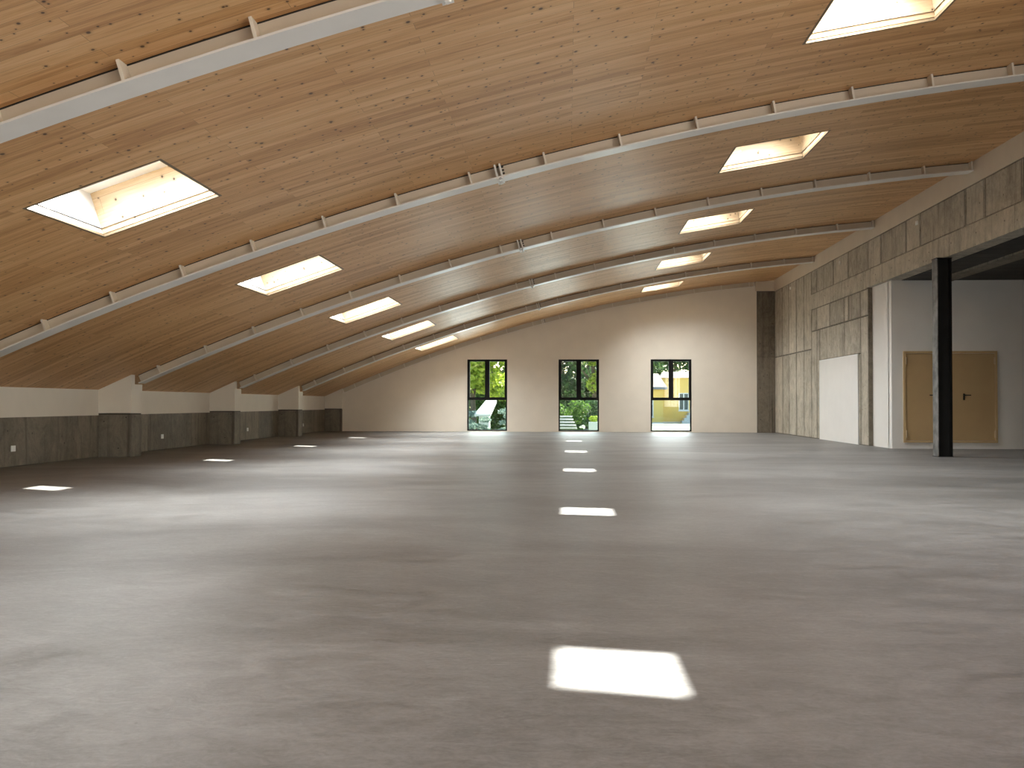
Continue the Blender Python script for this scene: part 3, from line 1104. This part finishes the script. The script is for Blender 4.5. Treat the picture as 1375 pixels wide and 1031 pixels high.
# black H column under the lintel
CX0, CX1, CY0, CY1 = 7.735, 8.035, 20.66, 20.94
root = thing('steel_column', 'black steel H section column standing on the floor under the concrete lintel', 'column', ((CX0 + CX1) / 2, (CY0 + CY1) / 2, 0))
m = MB()
m.box(CX0, CX0 + 0.018, CY0, CY1, 0.012, ZL - 0.012, 1)
m.box(CX0 + 0.018, CX1 - 0.018, (CY0 + CY1) / 2 - 0.006, (CY0 + CY1) / 2 + 0.006, 0.012, ZL - 0.012)
m.box(CX1 - 0.018, CX1, CY0, CY1, 0.012, ZL - 0.012)
m.build('shaft', [M['black_steel'], M['lit_flange_steel']], root, root.location)
for (za, zb, nm) in ((0.0, 0.012, 'base_plate'), (ZL - 0.012, ZL, 'cap_plate')):
    m = MB()
    m.box(CX0 - 0.012, CX1 + 0.012, CY0 - 0.012, CY1 + 0.012, za, zb)
    m.build(nm, M['black_steel'], root, root.location)

# ------------------------------------------------------------------ front end of the hall, behind the camera
mb = MB()
FW = [(-4.8, -1.0), (3.0, 6.8)]  # window openings added out of view for the front fill light
FZ = [(0.6, 2.8), (0.55, 3.85)]
xc_ = sorted(set([XW - 0.2, 7.95, 16.2] + [q for w in FW for q in w]))
for xa, xb in zip(xc_[:-1], xc_[1:]):
    xm = (xa + xb) / 2
    if any(w[0] < xm < w[1] for w in FW):
        fz0, za = FZ[0] if xm < 0 else FZ[1]
        mb.box(xa, xb, -8.2, -7.9, -0.01, fz0)
    else:
        za = -0.01
    mb.hexa([(xa, -8.2, za), (xb, -8.2, za), (xb, -7.9, za), (xa, -7.9, za),
             (xa, -8.2, max(arc_z(min(xa, 8.2)) + 0.05, za + 0.01)), (xb, -8.2, max(arc_z(min(xb, 8.2)) + 0.05, za + 0.01)), (xb, -7.9, max(arc_z(min(xb, 8.2)) + 0.05, za + 0.01)), (xa, -7.9, max(arc_z(min(xa, 8.2)) + 0.05, za + 0.01))])
struct(mb.build('wall_front', M['plaster']))
for k, (xa, xb) in enumerate(FW):
    fz0, fz1 = FZ[k]
    m = MB()
    for r in ((xa, xa + 0.06, fz0, fz1), (xb - 0.06, xb, fz0, fz1), (xa + 0.06, xb - 0.06, fz0, fz0 + 0.06), (xa + 0.06, xb - 0.06, fz1 - 0.06, fz1), ((xa + xb) / 2 - 0.04, (xa + xb) / 2 + 0.04, fz0 + 0.06, fz1 - 0.06)):
        m.box(r[0], r[1], -8.08, -8.02, r[2], r[3])
    struct(m.build('window_%d' % (k + 4), M['black_frame']))  # frames of the added front windows

m = MB()  # unseen side window, added to go with the side fill lamp
for i in range(6):
    y = -5.6 + i * 2.4
    m.box(XR + 0.1, XR + 0.16, max(y - 0.04, -5.6), min(y + 0.04, 6.4), 0.8, 3.6)
m.box(XR + 0.1, XR + 0.16, -5.6, 6.4, 0.8, 0.86)
m.box(XR + 0.1, XR + 0.16, -5.6, 6.4, 3.54, 3.6)
struct(m.build('window_6', M['black_frame']))

# unseen canopy added over the back windows to keep the high sun off the glass
mb = MB()
mb.box(XW - 0.6, 8.6, YB + 0.33, YB + 3.35, 3.02, 3.2)
struct(mb.build('added_canopy', M['grey_trim']))['label'] = 'unseen outside canopy added to block sun from the back windows'

# ------------------------------------------------------------------ outside, seen through the back windows
GZ = -0.8
mb = MB()
mb.box(-60, 70, YB + 0.5, 190, GZ - 0.5, GZ)
struct(mb.build('ground', M['ground']))
m = MB()
m.box(-10.5, 9.5, YB + 0.4, YB + 2.4, GZ - 0.1, -0.1)
m.build('path', M['paving'])['kind'] = 'structure'
mb = MB()
mb.box(4.0, 18, 86.2, 90.6, GZ, GZ + 0.04)
o = mb.build('pavement', M['paving'])
o['kind'] = 'structure'


def leaf_cloud(m, blobs, n, size, rnd):
    """leaves scattered through ellipsoid clumps; each leaf a folded pair of triangles"""
    tot = sum(b[3] * b[4] * b[5] for b in blobs)
    for b in blobs:
        k = int(n * b[3] * b[4] * b[5] / tot)
        for _ in range(k):
            while True:
                p = Vector((rnd.uniform(-1, 1), rnd.uniform(-1, 1), rnd.uniform(-1, 1)))
                if 0.25 < p.length < 1 and rnd.random() < p.length:
                    break
            c = Vector((b[0] + p.x * b[3], b[1] + p.y * b[4], b[2] + p.z * b[5]))
            d = Vector((rnd.uniform(-1, 1), rnd.uniform(-1, 1), rnd.uniform(-0.8, 0.5))).normalized()
            w = d.cross(Vector((rnd.uniform(-1, 1), rnd.uniform(-1, 1), rnd.uniform(-1, 1)))).normalized()
            s = size * rnd.uniform(0.6, 1.4)
            up = d.cross(w) * s * 0.12
            m.solid([c - d * s * 0.5, c + w * s * 0.28 + up, c + d * s * 0.5, c - w * s * 0.28 + up], [(0, 1, 2), (0, 2, 3)])


def make_tree(name, label, cat, x, y, h, r, mat, n, seed, leaf=0.28, low=0.25, group=None, trunk=True):
    rnd = random.Random(seed)
    root = thing(name, label, cat, (x, y, GZ), group)
    if trunk:
        m = MB()
        pts = [Vector((x, y, GZ - 0.05)), Vector((x + rnd.uniform(-.15, .15), y, GZ + h * 0.3)), Vector((x + rnd.uniform(-.3, .3), y + rnd.uniform(-.2, .2), GZ + h * 0.62))]
        for a, b, ra, rb in ((0, 1, .16, .12), (1, 2, .12, .07)):
            m.cyl(pts[a], pts[b] - pts[a], ra * h / 8 + .03, (pts[b] - pts[a]).length, 9, r2=rb * h / 8 + .03)
        for _ in range(6):
            s = pts[1].lerp(pts[2], rnd.random())
            e = Vector((rnd.uniform(-1, 1) * r * .7, rnd.uniform(-1, 1) * r * .7, h * rnd.uniform(.08, .22)))
            m.cyl(s, e, .05, e.length, 6, r2=.015)
        m.build('trunk', M['bark'], root, root.location)
    m = MB()
    blobs = []
    for _ in range(12):
        zz = GZ + h * rnd.uniform(low, 0.92)
        q = 1 - abs((zz - GZ) / h - 0.55) * 0.9
        blobs.append((x + rnd.uniform(-.6, .6) * r * q, y + rnd.uniform(-.6, .6) * r * q, zz, r * rnd.uniform(.35, .55), r * rnd.uniform(.35, .55), h * rnd.uniform(.07, .13)))
    leaf_cloud(m, blobs, n, leaf, rnd)
    m.build('foliage', M[mat], root, root.location, fix=False)
    return root


TREES = [
    ('leafy_tree', 'bright green leafy tree outside the window nearest the left, in its left half', -4.9, 51, 7.5, 2.4, 'leaf_bright', 1),
    ('leafy_tree', 'mid green leafy tree outside, right half of the window nearest the left', -3.2, 56, 8.0, 2.0, 'leaf_mid', 2),
    ('leafy_tree', 'dark tree outside the middle window, upper left pane', -0.4, 62, 9.5, 2.6, 'leaf_dark', 3),
    ('leafy_tree', 'bright green tree outside the middle window, behind the steps', 1.7, 57, 8.0, 1.9, 'leaf_bright', 4),
    ('conifer_tree', 'dark tall tree behind the yellow house, left of its roof', 7.2, 106, 13.0, 4.5, 'leaf_dark', 5),
    ('conifer_tree', 'dark tall tree behind the yellow house, over its higher roof', 13.0, 118, 15.0, 4.8, 'leaf_dark', 6),
]
for nm, lab, x, y, h, r, mt, sd in TREES:
    make_tree(nm, lab, 'tree', x, y, h, r, mt, 3600, sd, leaf=0.34 if y < 80 else 0.6)
BACK = [(-12.5, 73, 'leaf_mid'), (-9.0, 81, 'leaf_dark'), (-5.6, 73, 'leaf_mid'), (-2.2, 81, 'leaf_mid'), (1.6, 73, 'leaf_dark')]
for k, (x, y, mt) in enumerate(BACK):
    make_tree('garden_tree', 'tree in the green screen far behind the garden, closing the view', 'tree', x, y, 11.5, 3.4, mt, 3400, 30 + k, leaf=0.45, low=0.08, group='trees closing the garden view')
for k, (x, w) in enumerate(((-9.0, 1.15), (-4.7, 1.15), (-0.6, 1.15), (2.85, 0.75))):
    rnd = random.Random(70 + k)
    root = thing('clipped_hedge', 'dense green hedge across the garden behind the shrubs and tree trunks', 'hedge', (x, 66, GZ), 'hedges across the garden')
    m = MB()
    leaf_cloud(m, [(x + rnd.uniform(-1, 1) * w, 66 + rnd.uniform(-.4, .4), GZ + 0.35 + 0.36 * (i % 9), .85, .7, .55) for i in range(36)], 5200, 0.30, rnd)
    m.build('foliage', M['leaf_mid' if k % 2 else 'leaf_dark'], root, root.location, fix=False)
SHRUBS = [
    ('pale blue green shrub outside the window nearest the left, lower left', -4.9, 47.6, 1.55, 0.8, 'leaf_blue', 11),
    ('pale blue green shrub outside the window nearest the left, below the white slab', -3.95, 45.6, 1.25, 0.7, 'leaf_blue', 12),
    ('grey green shrub outside the window nearest the left, lower right', -3.0, 47.2, 1.7, 0.75, 'leaf_blue', 13),
    ('drooping green shrub outside the middle window, beside the steps', 0.55, 48.4, 2.1, 0.8, 'leaf_mid', 14),
    ('dark green shrub outside the middle window, behind the white planter', 1.6, 49.2, 2.2, 0.9, 'leaf_dark', 15),
    ('green shrub outside the middle window, behind the steps', -0.5, 49.6, 2.0, 0.9, 'leaf_mid', 16),
]
for lab, x, y, h, r, mt, sd in SHRUBS:
    make_tree('garden_shrub', lab, 'shrub', x, y, h, r, mt, 1500, sd, leaf=0.13, low=0.1, trunk=False, group='shrubs outside the back windows')

# white slab, steps and planter in the garden
m = MB()
p = [(-4.50, 47.0, 0.50), (-3.75, 47.0, 0.50), (-3.50, 48.0, 1.24), (-4.05, 48.0, 1.24)]
m.hexa([(-4.50, 46.7, GZ + 1.27), (-3.70, 46.7, GZ + 1.27), (-3.50, 48.0, 1.15), (-4.05, 48.0, 1.15),
        (-4.50, 46.7, GZ + 1.37), (-3.70, 46.7, GZ + 1.37), (-3.50, 48.0, 1.25), (-4.05, 48.0, 1.25)])
root = thing('white_slab', 'bright white sloping slab among the shrubs outside the window nearest the left', 'slab', (-3.95, 47.3, GZ))  # plain white sloping form resting on a block
m.build('slab_top', M['pale_stone'], root, root.location)
m = MB()
m.box(-4.3, -3.8, 46.95, 47.7, GZ - 0.02, 0.58)
m.build('plinth', M['pale_stone'], root, root.location)
root = thing('garden_steps', 'white edged garden steps outside the middle window, lower left', 'steps', (0.0, 46.3, GZ))
for i in range(5):
    m = MB()
    z = -0.05 + i * 0.135
    m.box(-0.55 , 0.46 - 0.05 * i, 46.0 + i * 0.32, 46.36 + i * 0.32, z - 0.045, z)
    m.build('tread', M['pale_stone'], root, root.location)
    m = MB()
    m.box(-0.55, 0.44 - 0.05 * i, 46.05 + i * 0.32, 46.36 + i * 0.32, GZ, z - 0.045)
    m.build('riser', M['ground'], root, root.location)
root = thing('planter', 'white square planter outside the middle window, lower right', 'planter', (1.25, 46.4, GZ))
m = MB()
m.box(1.03, 1.50, 46.2, 46.7, GZ, 0.22)
m.build('trough', M['white_frame'], root, root.location, bevel=0.01)
m = MB()
leaf_cloud(m, [(1.27, 46.45, 0.36, 0.24, 0.24, 0.16)], 220, 0.10, random.Random(50))
m.build('foliage', M['leaf_bright'], root, root.location, fix=False)

# yellow house
HY = 92.0
root = thing('yellow_house', 'yellow rendered house with grey tiled roofs outside the window at right', 'house', (10.0, HY, GZ))
o = root.location.copy()


def part(m, name, mat, parent=root, **kw):
    ob = m.build(name, mat, parent, o, **kw)
    if parent is not root:
        ob.location = (0, 0, 0)
    return ob


m = MB()
m.box(4.2, 9.10, HY + 0.5, HY + 6, GZ, 2.70)
part(m, 'wing_wall', M['yellow'])
m = MB()
m.box(9.10, 17.0, HY + 3.0, HY + 9, GZ, 3.62)
part(m, 'main_wall', M['yellow'])
m = MB()
e0, e1, r0, r1 = (3.7, HY, 2.62), (9.45, HY, 2.62), (5.6, HY + 3.3, 4.15), (8.9, HY + 3.3, 4.05)
b0, b1 = (3.7, HY + 6.6, 2.62), (9.45, HY + 6.6, 2.62)


def quad_uv(pts):
    a = Vector(pts[0])
    u = (Vector(pts[1]) - a).normalized()
    n = u.cross(Vector(pts[-1]) - a).normalized()
    v = n.cross(u)
    return [((Vector(q) - a).dot(u), (Vector(q) - a).dot(v)) for q in pts]


for q in ([e0, e1, r1, r0], [e1, b1, r1], [b1, b0, r0, r1], [b0, e0, r0], [e0, b0, b1, e1]):
    m.face(q, 0, quad_uv(q))
part(m, 'wing_roof', M['tiles'], fix=True)
m = MB()
m.box(3.68, 9.47, HY - 0.03, HY + 0.05, 2.46, 2.68)
m.box(9.40, 9.48, HY + 0.05, HY + 6.6, 2.46, 2.68)
part(m, 'eave_fascia', M['grey_trim'])
m = MB()
q0, q1, t0, t1 = (8.9, HY + 2.7, 3.62), (17.5, HY + 2.7, 3.62), (9.7, HY + 5.2, 4.28), (16.5, HY + 5.2, 4.28)
c0, c1 = (8.9, HY + 9.2, 3.62), (17.5, HY + 9.2, 3.62)
for q in ([q0, q1, t1, t0], [q1, c1, t1], [c1, c0, t0, t1], [c0, q0, t0], [q0, c0, c1, q1]):
    m.face(q, 0, quad_uv(q))
part(m, 'main_roof', M['tiles'])
for (xa, xb, za, zb) in ((10.87, 11.83, 0.45, 2.14), (13.6, 14.55, 0.45, 2.12), (7.4, 8.19, -0.15, 1.55)):
    yy = HY + (3.0 if xa > 9 else 0.5)
    m = MB()
    xm = (xa + xb) / 2
    for r in ((xa, xa + .08, za, zb), (xb - .08, xb, za, zb), (xm - .05, xm + .05, za + .08, zb - .08), (xa + .08, xb - .08, za, za + .08), (xa + .08, xb - .08, zb - .08, zb),
              (xa + .08, xb - .08, zb - .52, zb - .45)):
        m.box(r[0], r[1], yy - 0.06, yy + 0.02, r[2], r[3])
    m.box(xa - .06, xb + .06, yy - 0.14, yy, za - .1, za)
    w = part(m, 'window_frame', M['white_frame'])
    m = MB()
    m.box(xa + .05, xb - .05, yy - 0.02, yy + 0.01, za + .05, zb - .05)
    part(m, 'window_pane', M['dark_pane'], w)
m = MB()
m.box(4.2, 9.13, HY + 0.44, HY + 0.52, GZ, GZ + 0.14)
m.box(9.13, 17.0, HY + 2.94, HY + 3.02, GZ, GZ + 0.14)
part(m, 'plinth', M['pale_stone'])
m = MB()
for i in range(4):
    m.box(11.0 + i * 0.22, 13.2, HY + 1.5 + 0.01 * i, HY + 3.0, GZ + i * 0.26, GZ + (i + 1) * 0.26)
part(m, 'entrance_steps', M['pale_stone'])
